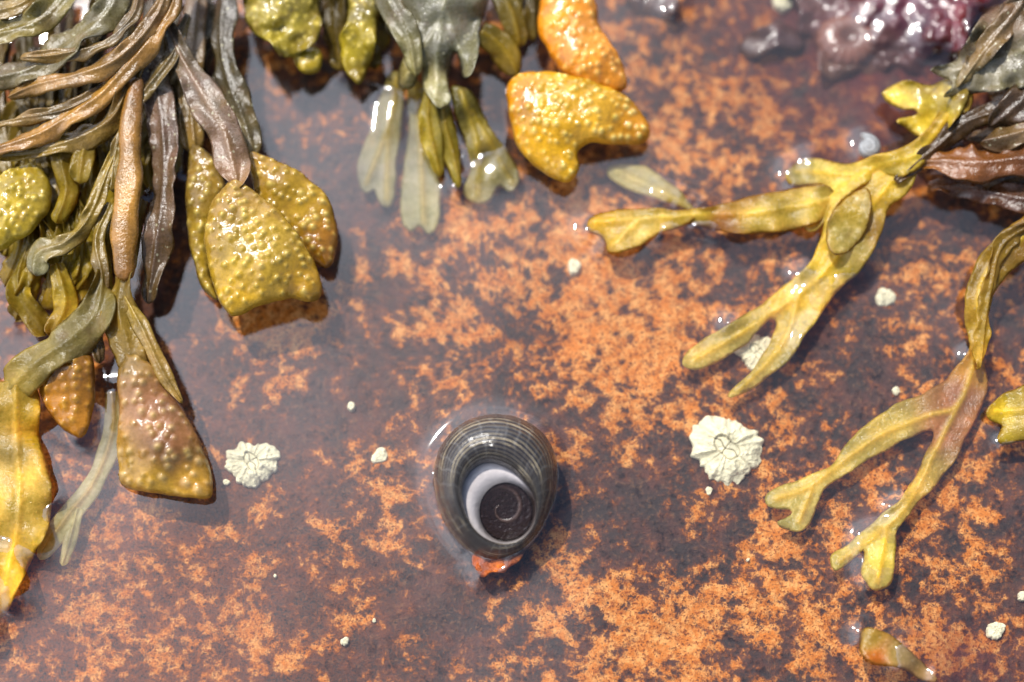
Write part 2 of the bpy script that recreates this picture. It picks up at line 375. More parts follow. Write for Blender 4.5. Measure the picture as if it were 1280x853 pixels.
ribbon('submerged_frond', [(140, 490), (142, 540), (120, 600), (90, 640), (66, 672), (50, 700)], [14, 24, 26, 30, 26, 14], [.32, .25, .22, .22, .22, .2], [(136, 112, 48), PALE, PALE, (204, 196, 120)], parent=A_, seed=221, alpha=.7, ribcol=(206, 170, 70), ruffle=.015)
ribbon('submerged_frond', [(98, 636), (88, 675), (78, 708)], [16, 16, 12], [.22, .22, .2], [PALE, (204, 194, 130)], parent=A_, seed=222, alpha=.7, ruffle=.01)

# ================================================================== TOP MIDDLE CLUMP
B_ = empty('bladder_wrack_seaweed')
for k in range(16):
    x0 = rs.uniform(300, 670); L = rs.uniform(60, 130) if 420 < x0 < 640 else rs.uniform(40, 80)
    pts = [(x0, -45), (x0+rs.uniform(-8, 8), -20+L*.4), (x0+rs.uniform(-18, 18), -20+L)]
    ribbon('frond', pts, [16, 28, 26], [.8, .7, .45], [DK, (90, 76, 34), (130, 110, 40)], roll=[rs.uniform(-30, 30), rs.uniform(-30, 30)], parent=B_, mat=M_THIN, seed=k+120, ruffle=.08)
blade('receptacle', [(305, -5), (330, -30), (390, -30), (402, 10), (398, 48), (376, 66), (352, 72), (336, 52), (312, 38)],
      [(350, 0, 1.3), (360, 60, 1.0)], [(350, 0, (134, 120, 54)), (360, 30, (170, 154, 58)), (380, 50, (144, 126, 48))], thick=.05, infl=12, pim=PIMS, parent=B_, seed=9, ruffle=.2)
blade('receptacle', [(365, 60), (385, 55), (402, 66), (400, 88), (382, 93), (368, 80)], [(380, 70, .75)], [(380, 70, (174, 150, 40))], thick=.1, infl=16, pim=PIMS, parent=B_, seed=10)
blade('receptacle', [(440, -20), (484, -20), (472, 30), (467, 70), (450, 106), (432, 88), (422, 55), (434, 25)],
      [(455, 0, 1.2), (448, 95, .8)], [(455, 10, (120, 108, 46)), (440, 60, (190, 168, 46)), (452, 95, (154, 132, 40))], thick=.06, infl=12, pim=PIMS, parent=B_, seed=11, ruffle=.15)
blade('submerged_frond', [(488, 92), (506, 98), (503, 150), (497, 200), (492, 250), (484, 260), (474, 254), (468, 238), (458, 242), (448, 230), (447, 205), (459, 170), (473, 130)],
      [(495, 95, .42), (485, 130, .28), (480, 200, .24), (470, 250, .2)], [(495, 100, (150, 138, 70)), (480, 170, (172, 166, 120)), (460, 225, (182, 178, 150)), (485, 245, (182, 176, 130))],
      ribs=[[(496, 100), (485, 160), (458, 230)], [(485, 160), (484, 250)]], ribcol=(206, 184, 90), ruffle=.015, parent=B_, seed=230, alpha=.62)
blade('submerged_frond', [(508, 102), (530, 108), (541, 150), (548, 200), (551, 250), (546, 284), (534, 294), (524, 284), (514, 290), (503, 272), (500, 240), (506, 200), (511, 150)],
      [(520, 105, .42), (520, 140, .28), (525, 200, .24), (525, 280, .2)], [(520, 110, (150, 138, 70)), (525, 170, (166, 160, 104)), (530, 225, (180, 176, 140)), (525, 275, (186, 182, 130))],
      ribs=[[(520, 110), (526, 180), (530, 280)]], ribcol=(206, 184, 90), ruffle=.015, parent=B_, seed=231, alpha=.66)
blade('frond', [(562, 110), (592, 118), (612, 160), (640, 196), (651, 222), (640, 240), (624, 234), (613, 250), (592, 254), (579, 240), (588, 205), (575, 160)],
      [(575, 115, .85), (600, 170, .5), (615, 210, .30), (600, 250, .24), (645, 230, .24)], [(575, 120, (110, 102, 44)), (600, 170, (146, 132, 60)), (595, 240, (172, 160, 96)), (640, 225, (176, 166, 112))],
      ribs=[[(576, 115), (596, 180), (598, 246)], [(590, 140), (615, 185), (640, 230)]], ribcol=(190, 168, 60), ruffle=.03, parent=B_, mat=M_THIN, seed=232)
for i, (p, w, z, c) in enumerate([
    ([(540, 100), (535, 150), (545, 200), (550, 222)], [16, 24, 22, 12], [.9, .7, .5, .42], [(120, 106, 40), (180, 162, 50), (164, 150, 68)]),
    ([(556, 110), (556, 150), (566, 195), (574, 235)], [14, 20, 20, 10], [.9, .7, .5, .42], [(100, 90, 36), (150, 134, 46), (160, 146, 60)]),
    ([(600, 40), (626, 60), (648, 95)], [30, 34, 20], [1.0, .8, .6], [(106, 94, 38), (148, 126, 42), (130, 106, 36)]),
    ([(615, -30), (640, 20), (650, 60)], [30, 36, 24], [1.0, .8, .6], [(86, 76, 36), (122, 106, 46), (140, 116, 36)])]):
    ribbon('frond', p, w, z, c, parent=B_, mat=M_THIN, seed=240+i, ruffle=.06, ribcol=(176, 150, 46))
blade('frond', [(500, -30), (604, -30), (600, 40), (592, 88), (578, 96), (570, 66), (560, 98), (563, 124), (548, 136), (530, 112), (528, 84), (516, 110), (497, 104), (505, 60), (482, 32)],
      [(550, -20, 1.6), (550, 60, 1.35), (550, 130, 1.0), (495, 60, 1.1), (590, 60, 1.1)], [(520, 0, (122, 120, 104)), (560, 60, (110, 108, 94)), (548, 120, (150, 144, 106)), (500, 90, (132, 120, 74))],
      ribs=[[(560, -20), (548, 60), (545, 125)], [(560, 20), (582, 85)], [(555, 20), (508, 98)]], ruffle=.2, parent=B_, mat=M_DARK, seed=12)
ribbon('frond', [(460, -40), (490, 10), (512, 50), (520, 95)], [30, 36, 30, 16], [1.5, 1.5, 1.4, 1.2], [(90, 84, 52), (108, 102, 74), (134, 126, 78)], parent=B_, mat=M_DARK, seed=250, ruffle=.1)
blade('receptacle', [(674, 5), (690, -25), (728, -25), (745, 5), (750, 32), (770, 64), (783, 102), (776, 115), (752, 113), (725, 104), (702, 92), (686, 68), (672, 38)],
      [(700, 0, .95), (730, 60, .95), (775, 110, .75)], [(700, 0, (220, 140, 36)), (690, 50, (232, 146, 24)), (740, 50, (226, 150, 64)), (770, 100, (222, 144, 40))],
      thick=.22, infl=34, pim=dict(sp=12, h=.035, r=3.4, col=(246, 200, 110)), step=2.2, parent=B_, seed=13)
blade('receptacle', [(634, 108), (650, 93), (685, 91), (725, 97), (766, 111), (796, 134), (811, 160), (807, 177), (788, 182), (758, 179), (736, 180), (723, 190), (723, 212), (712, 228), (690, 222), (665, 205), (646, 180), (637, 148)],
      [(660, 110, .9), (720, 140, .95), (800, 170, .6), (705, 220, .6)],
      [(645, 120, (206, 134, 14)), (690, 130, (218, 168, 28)), (740, 140, (212, 162, 44)), (800, 165, (202, 136, 22)), (705, 215, (220, 168, 22))],
      thick=.2, infl=32, pim=dict(sp=12, h=.04, r=3.6, col=(248, 230, 140)), step=2.2, parent=B_, seed=14)

# ================================================================== RIGHT CLUMP
C_ = empty('bladder_wrack_seaweed')
blade('submerged_frond', [(870, 268), (836, 253), (792, 241), (764, 224), (761, 210), (780, 205), (805, 208), (832, 225), (860, 250)],
      [(765, 215, .22), (865, 262, .30)], [(765, 215, (196, 186, 120)), (860, 260, (192, 174, 84))], ribs=[[(770, 215), (820, 238), (865, 262)]], ruffle=.01, parent=C_, seed=15, alpha=.85)
blade('frond', [(872, 262), (835, 262), (800, 260), (762, 263), (738, 272), (735, 290), (752, 298), (762, 318), (790, 312), (826, 293), (866, 278)],
      [(740, 280, .42), (865, 270, .42)], [(745, 282, (212, 182, 60)), (800, 285, (216, 196, 106)), (860, 270, (196, 174, 70))], ribs=[[(745, 278), (800, 275), (868, 270)], [(800, 275), (765, 308)]], ruffle=.05, parent=C_, mat=M_THIN, seed=16, edge=(150, 100, 24))
blade('frond', [(860, 262), (900, 256), (945, 244), (990, 236), (1035, 232), (1046, 262), (1010, 284), (950, 292), (905, 290), (862, 278)],
      [(865, 270, .42), (960, 265, .5), (1040, 250, .55)], [(870, 268, (198, 176, 70)), (900, 284, (140, 90, 28)), (950, 262, (206, 184, 80)), (1030, 250, (200, 180, 84)), (940, 248, (156, 118, 46))],
      ribs=[[(866, 270), (950, 266), (1040, 250)]], ruffle=.06, parent=C_, mat=M_THIN, seed=17, edge=(140, 92, 26))
blade('frond', [(1102, 198), (1144, 206), (1137, 238), (1112, 262), (1098, 298), (1078, 334), (1046, 366), (1012, 412), (985, 452), (950, 480), (915, 498), (911, 490), (936, 468), (954, 442), (970, 410), (962, 400), (932, 430), (900, 452), (870, 463), (853, 455), (864, 436), (903, 410), (945, 385), (985, 354), (1016, 322), (1027, 290), (1040, 255), (1072, 225)],
      [(1120, 220, .75), (1075, 290, .6), (1040, 340, .40), (990, 375, .27), (860, 450, .22), (920, 490, .22), (940, 410, .24), (900, 430, .22), (960, 460, .24)],
      [(1120, 220, (206, 182, 76)), (1075, 260, (200, 174, 62)), (1070, 310, (196, 176, 96)), (1040, 325, (226, 200, 70)), (990, 370, (220, 196, 70)), (880, 445, (192, 176, 90)), (930, 480, (196, 178, 90)), (1090, 290, (156, 122, 46))],
      ribs=[[(1118, 222), (1070, 285), (1040, 330), (1000, 368), (930, 415), (868, 450)], [(1000, 368), (978, 430), (925, 488)]], ruffle=.04, ribcol=(240, 210, 56), parent=C_, mat=M_THIN, seed=18)
blade('frond', [(1208, 96), (1217, 128), (1192, 165), (1162, 198), (1130, 222), (1092, 228), (1062, 242), (1042, 264), (1022, 288), (1004, 284), (1008, 256), (1030, 236), (992, 232), (984, 214), (1008, 198), (1058, 204), (1100, 192), (1140, 178), (1168, 150), (1185, 118)],
      [(1200, 110, 1.1), (1140, 195, .9), (1060, 225, .62), (1010, 275, .4), (990, 215, .32)],
      [(1200, 110, (176, 150, 60)), (1150, 190, (200, 176, 66)), (1080, 215, (210, 190, 76)), (1012, 275, (214, 202, 110)), (995, 216, (208, 196, 116))],
      ribs=[[(1200, 120), (1150, 190), (1090, 212), (1040, 245), (1012, 278)], [(1070, 220), (995, 215)]], ruffle=.09, parent=C_, mat=M_THIN, seed=19, ribcol=(226, 200, 66), edge=(170, 134, 50))
blade('frond', [(1062, 244), (1084, 234), (1090, 256), (1083, 288), (1062, 314), (1042, 318), (1032, 298), (1040, 266)],
      [(1070, 245, .80), (1050, 315, .68)], [(1065, 250, (196, 170, 60)), (1050, 305, (214, 196, 110))], ruffle=.05, pim=dict(sp=15, h=.015, r=3.2, col=(240, 232, 180)), parent=C_, mat=M_THIN, seed=31, edge=(140, 98, 30))
blade('receptacle', [(1104, 118), (1128, 101), (1165, 106), (1196, 94), (1212, 120), (1184, 164), (1156, 172), (1128, 158), (1122, 150), (1146, 141), (1112, 132)],
      [(1110, 120, .8), (1200, 110, 1.15), (1150, 165, .8)], [(1115, 118, (220, 190, 40)), (1160, 125, (170, 148, 50)), (1150, 160, (210, 182, 56)), (1200, 110, (134, 116, 56))], thick=.03, infl=7, ruffle=.14, pim=dict(sp=15, h=.02, r=3, col=(238, 226, 150)), parent=C_, seed=20, edge=(140, 110, 30))
blade('frond', [(1163, 88), (1196, 74), (1212, 42), (1240, 12), (1300, -10), (1300, 92), (1262, 112), (1222, 116), (1180, 122), (1190, 104)],
      [(1175, 100, 1.2), (1230, 60, 1.5), (1290, 40, 1.7)], [(1180, 100, (122, 114, 92)), (1230, 60, (114, 104, 84)), (1270, 90, (130, 124, 106)), (1250, 20, (94, 74, 52))],
      ribs=[[(1170, 95), (1230, 80), (1295, 60)]], ruffle=.22, parent=C_, mat=M_DARK, seed=21)
ribbon('frond', [(1300, -30), (1262, 25), (1225, 70), (1196, 110)], [30, 34, 26, 12], [1.9, 1.8, 1.6, 1.3], [(84, 64, 46), (118, 94, 62), (126, 108, 66)], parent=C_, mat=M_DARK, seed=260, ruffle=.12)
ribbon('frond', [(1300, 110), (1262, 140), (1236, 160)], [46, 40, 20], [1.4, 1.3, 1.1], [(60, 44, 30), (78, 58, 38)], parent=C_, mat=M_STRAP, seed=261, ruffle=.12)
ribbon('frond', [(1142, 205), (1180, 203), (1225, 205), (1300, 196)], [16, 36, 50, 46], [.8, .95, 1.1, 1.2], [(146, 96, 38), (130, 80, 32), (108, 64, 26), (90, 52, 24)], roll=[0, 15], parent=C_, mat=M_STRAP, seed=262, ruffle=.09, tip=(1, 0))
ribbon('frond', [(1160, 232), (1215, 238), (1300, 252)], [10, 28, 40], [.5, .6, .8], [(100, 60, 24), (80, 46, 24), (66, 42, 24)], roll=-10, parent=C_, mat=M_STRAP, seed=263, ruffle=.08)
ribbon('frond', [(1120, 228), (1170, 185), (1215, 150), (1300, 130)], [8, 20, 26, 30], [.85, 1.0, 1.1, 1.2], [(80, 58, 28), (72, 52, 26), (62, 44, 24)], parent=C_, mat=M_STRAP, seed=264, ruffle=.08)
ribbon('frond', [(1300, 160), (1255, 172), (1225, 178)], [26, 30, 14], [1.35, 1.3, 1.2], [(116, 92, 62), (96, 72, 44)], parent=C_, mat=M_DARK, seed=265, ruffle=.1)
for k in range(10):
    y0 = rs.uniform(0, 250); x1 = rs.uniform(1195, 1245)
    ribbon('frond', [(1310, y0+rs.uniform(-20, 20)), (1270, y0+rs.uniform(-10, 10)), (x1, y0+rs.uniform(-5, 25))], [24, 32, 20], [.8, .7, .45], [DK, (76, 54, 28), (106, 76, 32)], roll=rs.uniform(-30, 30), parent=C_, mat=M_STRAP, seed=k+300, ruffle=.09)
# long right-hand frond
E_ = empty('bladder_wrack_seaweed')
blade('frond', [(1300, 262), (1262, 284), (1232, 312), (1212, 345), (1205, 395), (1210, 435), (1190, 466), (1160, 488), (1112, 510), (1066, 546), (1040, 580), (1008, 596), (962, 614), (957, 632), (984, 638), (988, 642), (972, 654), (998, 666), (1018, 644), (1030, 612), (1062, 590), (1110, 562), (1156, 540), (1166, 546), (1150, 582), (1128, 620), (1095, 650), (1064, 676), (1038, 696), (1046, 714), (1072, 694), (1080, 690), (1076, 716), (1092, 738), (1114, 728), (1119, 696), (1124, 660), (1164, 612), (1196, 574), (1216, 532), (1234, 490), (1230, 440), (1234, 396), (1252, 352), (1300, 308)],
      [(1290, 290, .9), (1225, 370, .7), (1222, 420, .45), (1215, 460, .25), (1195, 510, .23), (1160, 510, .23), (1100, 540, .23), (1060, 570, .23), (1020, 610, .24), (970, 640, .26), (1175, 560, .22), (1140, 600, .23), (1110, 640, .28), (1050, 700, .25), (1100, 690, .42), (1095, 725, .38)],
      [(1280, 290, (134, 102, 36)), (1225, 350, (150, 122, 44)), (1222, 410, (186, 158, 60)), (1215, 455, (196, 152, 62)), (1198, 500, (176, 116, 70)), (1180, 540, (176, 118, 68)), (1120, 530, (198, 178, 76)), (1060, 570, (200, 182, 80)), (985, 635, (206, 194, 108)), (1150, 590, (204, 178, 76)), (1060, 690, (212, 198, 100)), (1098, 700, (204, 190, 90))],
      ribs=[[(1290, 285), (1228, 350), (1222, 430), (1198, 505), (1160, 520), (1100, 545), (1050, 580), (1010, 610), (970, 624)], [(1198, 505), (1170, 560), (1135, 630), (1100, 665), (1050, 702)], [(1108, 660), (1096, 728)], [(1015, 612), (998, 652)]],
      ruffle=.03, ribcol=(236, 204, 66), parent=E_, mat=M_THIN, seed=22)
ribbon('frond', [(1300, 275), (1252, 305), (1236, 360), (1228, 410), (1224, 462)], [16, 26, 26, 20, 8], [1.05, .95, .85, .7, .5], [(114, 86, 34), (146, 118, 42), (170, 140, 46), (196, 162, 52)], roll=[30, 35, 20], parent=E_, mat=M_THIN, seed=266, ruffle=.06)
G_ = empty('seaweed_frond')
blade('blade', [(1310, 480), (1262, 488), (1236, 508), (1234, 522), (1254, 532), (1246, 550), (1262, 556), (1310, 536)], [(1240, 515, .4), (1300, 510, .5)], [(1245, 518, (196, 176, 50)), (1290, 510, (176, 154, 70))], ruffle=.05, parent=G_, mat=M_THIN, seed=23, edge=(130, 96, 24), ribs=[[(1240, 516), (1300, 512)]])
H_ = empty('seaweed_frond')
blade('blade', [(1079, 785), (1100, 788), (1132, 808), (1170, 846), (1160, 853), (1128, 836), (1100, 832), (1078, 822), (1074, 804)], [(1080, 805, .42), (1120, 820, .4), (1160, 850, .26)], [(1085, 800, (176, 150, 66)), (1120, 820, (176, 154, 96)), (1095, 826, (196, 110, 34))], ruffle=.04, parent=H_, mat=M_THIN, seed=24, edge=(130, 96, 24))

# ================================================================== SNAIL
def shell_mat():
    N = NT('periwinkle_shell')
    at = N.n('Attribute'); at.attribute_name = 'st'
    ac = N.n('Attribute'); ac.attribute_name = 'Col'
    sx = N.n('SeparateXYZ'); N.t.links.new(at.outputs['Vector'], sx.inputs[0])
    u, v = sx.outputs[0], sx.outputs[1]
    nz = N.noise(3, 3); nb = N.noise(2.6, 4, .6)
    ph = N.math('ADD', N.math('MULTIPLY', v, 132.0), N.math('MULTIPLY', nz, 5.0))
    w = N.math('SINE', ph); lines = N.ramp(w, .35, .95)
    wide = N.ramp(N.math('SINE', N.math('ADD', N.math('MULTIPLY', v, 31.0), N.math('MULTIPLY', nb, 5.0))), -.2, .7)
    ph2 = N.math('ADD', N.math('MULTIPLY', u, 230.0), N.math('MULTIPLY', nz, 12.0))
    w2 = N.ramp(N.math('SINE', ph2), .75, 1.0)
    patch = N.ramp(nb, .36, .6)
    lf = N.math('MULTIPLY', lines, N.math('ADD', .18, N.math('MULTIPLY', N.math('MULTIPLY', patch, wide), .75)))
    col = N.mix(lf, ac.outputs['Color'], L4((190, 172, 138), .85))
    col = N.mix(N.math('MULTIPLY', w2, N.math('MULTIPLY', patch, .16)), col, L4((170, 166, 160), .8))
    p = N.n('BsdfPrincipled'); N.set(p.inputs['Base Color'], col); p.inputs['Roughness'].default_value = .17
    p.inputs['Specular IOR Level'].default_value = .6
    h = N.math('ADD', N.math('MULTIPLY', w, .22), N.math('MULTIPLY', N.noise(7, 4), 1.8))
    N.set(p.inputs['Normal'], N.bump(h, .6, .02))
    N.t.links.new(p.outputs[0], N.out.inputs[0]); return N.m
def plain(name, rough=.35, k=.3, scale=14, bump=.3, spec=.5):
    N = NT(name); ac = N.n('Attribute'); ac.attribute_name = 'Col'
    f = N.math('ADD', 1-k*.5, N.math('MULTIPLY', N.noise(scale, 4, .6), k))
    c = N.n('CombineColor')
    for i in range(3): N.set(c.inputs[i], f)
    p = N.n('BsdfPrincipled'); N.set(p.inputs['Base Color'], N.mix(1.0, ac.outputs['Color'], c.outputs[0], 'MULTIPLY'))
    p.inputs['Roughness'].default_value = rough; p.inputs['Specular IOR Level'].default_value = spec
    N.set(p.inputs['Normal'], N.bump(N.noise(scale*2, 3), bump, .03))
    N.t.links.new(p.outputs[0], N.out.inputs[0]); return N.m
M_SHELL = shell_mat(); M_LIP = plain('shell_lip', .22, .5, 7, .35); M_OPER = plain('operculum_horn', .2, .8, 9, .8)

def ptab(th, tab):
    a = np.array(sorted([(t % 360, v) for t, v in tab])); x = np.r_[a[:, 0]-360, a[:, 0], a[:, 0]+360]; y = np.tile(a[:, 1], 3)
    o = 0
    for k in range(-3, 4): o = o+np.interp((th+k*4) % 360, x, y)
    return o/7
sn = empty('periwinkle_snail')
c0 = W(633, 640, .62)
NTH, NS = 240, 90
th = np.linspace(0, 360, NTH, endpoint=False)
rout = ptab(th, [(97, 121), (74, 114), (51, 95), (36, 74), (0, 48), (-42, 43), (-82, 50), (-105, 58), (234, 60), (199, 68), (166, 86), (147, 105), (126, 119), (110, 122)])/100
rin = ptab(th, [(60, 36), (90, 47), (120, 62), (150, 59), (180, 48), (210, 43), (240, 39), (270, 37), (330, 36), (0, 35)])/100
hh = ptab(th, [(100, 1.25), (130, 1.2), (180, .98), (220, .72), (270, .56), (320, .58), (0, .8), (45, 1.12)])
zin = .70+.18*np.sin(np.radians(th))
V = []; U = []; C = []
for j in range(NS+1):
    t = j/NS
    sw = .5-.5*math.cos(math.pi*min(t*1.12, 1.0))
    if t*1.12 > 1: sw = 1-.12*((t*1.12-1)/.12)**1.5
    r = rin+(rout-rin)*sw
    z = zin*(1-t)+(hh-zin*.55)*math.sin(math.pi*min(1, t))**.75
    cs, sn_ = np.cos(np.radians(th)), np.sin(np.radians(th))
    V.append(np.stack([c0[0]+r*cs, c0[1]+r*sn_, z], 1))
    U.append(np.stack([th/360, np.full(NTH, t)], 1))
    base = np.tile(lin((46, 43, 46), .75), (NTH, 1))
    edge = np.clip((t-.62)/.3, 0, 1)*np.clip(np.cos(np.radians(th-150))+.5, 0, 1)
    base = base*(1-.75*edge[:, None])+lin((136, 84, 38), .8)*.75*edge[:, None]
    inn = np.clip(1-t/.12, 0, 1); base = base*(1-.5*inn)+lin((50, 34, 30), .8)*.5*inn
    C.append(base)
V = np.vstack(V); F = []
for j in range(NS):
    for i in range(NTH):
        a = j*NTH+i; b = j*NTH+(i+1) % NTH
        F.append((a, b, b+NTH, a+NTH))
mkmesh('body_whorl', V, F, np.vstack(C), M_SHELL, sn, uv=np.vstack(U))
V = []; C = []; NR = 14
rd = .315
white = ptab(th, [(30, 0), (50, .4), (65, .9), (85, 1), (195, .95), (225, .5), (262, .3), (285, .45), (320, .12), (0, .03)])
for j in range(NR+1):
    t = j/NR; r = rd*(1-t)+(rin+.015)*t
    z = (zin-.12)+(.07)*math.sin(math.pi*t*.9)+.10*t
    V.append(np.stack([c0[0]+r*np.cos(np.radians(th)), c0[1]+r*np.sin(np.radians(th)), z], 1))
    wc = lin((216, 206, 202), .9); dc = lin((48, 33, 28), .75)
    k = (white*(.3+.7*min(1, t*2.5)))[:, None]
    C.append(wc*k+dc*(1-k))
F = [(j*NTH+i, j*NTH+(i+1) % NTH, (j+1)*NTH+(i+1) % NTH, (j+1)*NTH+i) for j in range(NR) for i in range(NTH)]
mkmesh('columella_lip', np.vstack(V), F, np.vstack(C), M_LIP, sn)
V = []; C = []; NR = 60
cxo, cyo = -.08, .05
for j in range(NR+1):
    t = j/NR
    x = rd*1.03*t*np.cos(np.radians(th))+cxo*(1-t); y = rd*1.03*t*np.sin(np.radians(th))+cyo*(1-t)
    ang = 2*math.pi*(1.25*t**.8)-np.radians(th)+1.2
    spi = np.cos(ang)
    ridge = np.clip(spi-.88, 0, 1)/.12*min(1, t*8)*(1-np.clip((t-.6)/.3, 0, 1))
    conc = .5+.5*np.sin(t*30+1.2*np.sin(np.radians(th*2)))
    z = .59+.18*(y/rd)+.014*ridge+.0015*conc-.03*(1-t)
    V.append(np.stack([c0[0]+x, c0[1]+y, z], 1))
    cc_ = lin((50, 37, 35), .7)*(1+.12*conc[:, None])*(1-ridge[:, None]*.55)+lin((126, 102, 94), .7)*ridge[:, None]*.55
    if t > .92: cc_ = cc_*.5
    C.append(cc_)
F = [(j*NTH+i, j*NTH+(i+1) % NTH, (j+1)*NTH+(i+1) % NTH, (j+1)*NTH+i) for j in range(NR) for i in range(NTH)]
mkmesh('operculum', np.vstack(V), F, np.vstack(C), M_OPER, sn)
# added lump, coloured as orange rock showing haze-free in the shell's reflection
blade('added_reflection_patch', [(589, 703), (592, 693), (604, 694), (612, 687), (630, 692), (645, 681), (657, 687), (648, 702), (638, 709), (630, 718), (614, 716), (604, 722), (596, 714)],
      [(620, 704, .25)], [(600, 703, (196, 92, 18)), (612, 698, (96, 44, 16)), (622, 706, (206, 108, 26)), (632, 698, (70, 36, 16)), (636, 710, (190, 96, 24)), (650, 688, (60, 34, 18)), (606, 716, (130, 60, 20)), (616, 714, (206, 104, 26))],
      thick=.07, infl=10, ruffle=.12, mat=plain('reflection_patch_orange', .5, 1.1, 16, 1.0, .4), seed=90, step=2)

def small_snail(px, py, R, z0, name='small_sea_snail', col=(160, 160, 158), rot=0.6):
    c = W(px, py, z0); V = []; C = []; turns = 3.2; K = 220; M = 28
    for k in range(K+1):
        s = k/K; a = rot+s*turns*2*math.pi; g = math.exp((s-1)*2.6)
        tr = R*.62*g; cr_ = R*.38*g; zc_ = R*.7*(1-g)
        for m_ in range(M):
            b = m_/M*2*math.pi; rr = cr_+tr*math.cos(b)
            V.append((c[0]+rr*math.cos(a), c[1]+rr*math.sin(a), z0+zc_+tr*math.sin(b)))
            q = .75+.35*(math.sin(b*9) > 0)
            C.append(lin(col, .8)*q)
    F = [(k*M+i, k*M+(i+1) % M, (k+1)*M+(i+1) % M, (k+1)*M+i) for k in range(K) for i in range(M)]
    F.append(tuple(range(K*M, K*M+M)))
    mkmesh(name, np.array(V), F, np.array(C), plain('grey_shell', .45, .9, 12, .6), None)
small_snail(1083, 187, .22, .48)

# ================================================================== BARNACLES
M_BARN = plain('barnacle_plate', .75, .7, 8, 1.0, .2)
def barnacle(px, py, R, seed, flat=1.0, col=(236, 226, 188)):
    c = W(px, py, .02); R = R/100; r_ = np.random.RandomState(seed)
    big = R > .15
    nt = 200 if big else 48; nr = 44 if big else 12
    t = np.linspace(0, 2*math.pi, nt, endpoint=False)
    per = fnoise(np.cos(t)*3, np.sin(t)*3, 1.0, seed+1, 4)
    ribs = fnoise(np.cos(t)*11, np.sin(t)*11, 1.0, seed+2, 2)
    irr = .10*np.sin(2*t+r_.rand()*6)+.05*np.sin(3*t+r_.rand()*6)
    H = R*.5*flat; ax = r_.rand()*3.14
    op = .36+.09*np.cos(2*(t-ax))+.04*per
    # six wall plates parted by sutures
    sut = np.zeros(nt)
    for k in range(6):
        a0 = ax+k*1.047+r_.uniform(-.2, .2)
        dd = np.abs((t-a0+math.pi) % (2*math.pi)-math.pi); sut = np.maximum(sut, np.exp(-(dd/.05)**2))
    V = []; C = []
    for j in range(nr+1):
        q = j/nr
        r = R*q*(1+(irr+.17*per+.06*ribs-.05*sut)*q*q)
        x, y = r*np.cos(t), r*np.sin(t)
        out = np.clip((1-q)/(1-op), 0, 1)
        ro = fnoise(x/R*7, y/R*7, 1.0, seed+3, 4)
        zz = H*out**.6*(1+.06*ribs)+R*.02*ribs*(q > .3)+R*.08*ro
        ins = np.clip((op-q)/.06, 0, 1)
        X = q*np.cos(t-ax); Y = q*np.sin(t-ax)
        plate = H*.55+R*.14*(1-np.abs(Y)/.4)+R*.03*ro
        z = zz*(1-ins)+plate*ins
        zig = .05*np.sin(X*13+1)
        line = np.exp(-((Y-zig)/.022)**2)*ins
        cross = np.exp(-((X-.04)/.018)**2)*ins*.6
        rimd = np.exp(-((q-op+.05)/.022)**2)
        dk = np.clip(.7*line+cross+.6*rimd+.5*sut*(q > op)*(1-q*.5), 0, .85)
        z = z-R*.08*dk
        base = lin(col, .95)[None, :]*(1-.25*np.clip(-.4*ribs-ro*1.4, 0, 1)[:, None])
        cc_ = base*(1-dk[:, None])+lin((120, 108, 84), .8)*dk[:, None]
        V.append(np.stack([c[0]+x, c[1]+y, z+.04-.08*(q >= 1)], 1)); C.append(cc_)
    F = [(j*nt+i, j*nt+(i+1) % nt, (j+1)*nt+(i+1) % nt, (j+1)*nt+i) for j in range(nr) for i in range(nt)]
    mkmesh('barnacle', np.vstack(V), F, np.vstack(C), M_BARN, None, men=False)
for i, (x, y, r, fl) in enumerate([(908, 563, 43, .7), (316, 579, 29, .8), (946, 442, 26, .65), (1106, 372, 13, .8), (718, 333, 9, .7), (475, 570, 10, .6), (439, 508, 5, .8),
      (1245, 788, 11, .8), (431, 802, 5, .8), (1181, 43, 12, 1.8), (978, 4, 12, 1.3), (1120, 489, 5, .8), (886, 614, 5, .7), (468, 776, 2.5, .8), (283, 603, 4, .7), (935, 700, 2, .8), (344, 720, 2, .8), (1279, 745, 6, .8)]):
    barnacle(x, y, r, 40+i, fl)

# ================================================================== RED ALGAE + ANEMONE
M_RED = plain('red_algae_skin', .2, .7, 6, .5, .7)
R_ = empty('red_algae')
RP = dict(sp=21, h=.08, r=8.5, col=(104, 60, 58), k=.3)
blade('mat', [(990, -30), (1240, -30), (1215, 30), (1200, 62), (1165, 70), (1150, 95), (1118, 84), (1095, 100), (1070, 92), (1040, 102), (1022, 80), (1018, 55), (998, 40), (1000, 10)],
      [(1020, 60, .06), (1100, 30, .22), (1180, 30, .3), (1100, 90, .06), (1200, 0, .35)],
      [(1010, 10, (88, 54, 50)), (1060, 30, (104, 56, 54)), (1100, 60, (100, 66, 60)), (1120, 10, (88, 30, 42)), (1160, 40, (78, 34, 48)), (1200, 10, (106, 36, 46)), (1060, 90, (106, 76, 62))],
      thick=.05, infl=12, ruffle=.14, pim=RP, parent=R_, mat=M_RED, seed=61, step=2.6)
blade('mat', [(922, 62), (935, 42), (962, 30), (990, 34), (1006, 52), (996, 66), (972, 60), (955, 70), (935, 76)], [(960, 50, .1)],
      [(940, 55, (88, 62, 52)), (990, 50, (78, 50, 46))], thick=.05, infl=8, ruffle=.1, pim=RP, parent=R_, mat=M_RED, seed=62)
blade('mat', [(782, 4), (800, -12), (838, -10), (850, 8), (836, 24), (812, 20), (794, 26)], [(815, 8, .1)], [(815, 8, (88, 62, 50))], thick=.05, infl=8, ruffle=.1, pim=RP, parent=R_, mat=M_RED, seed=63)
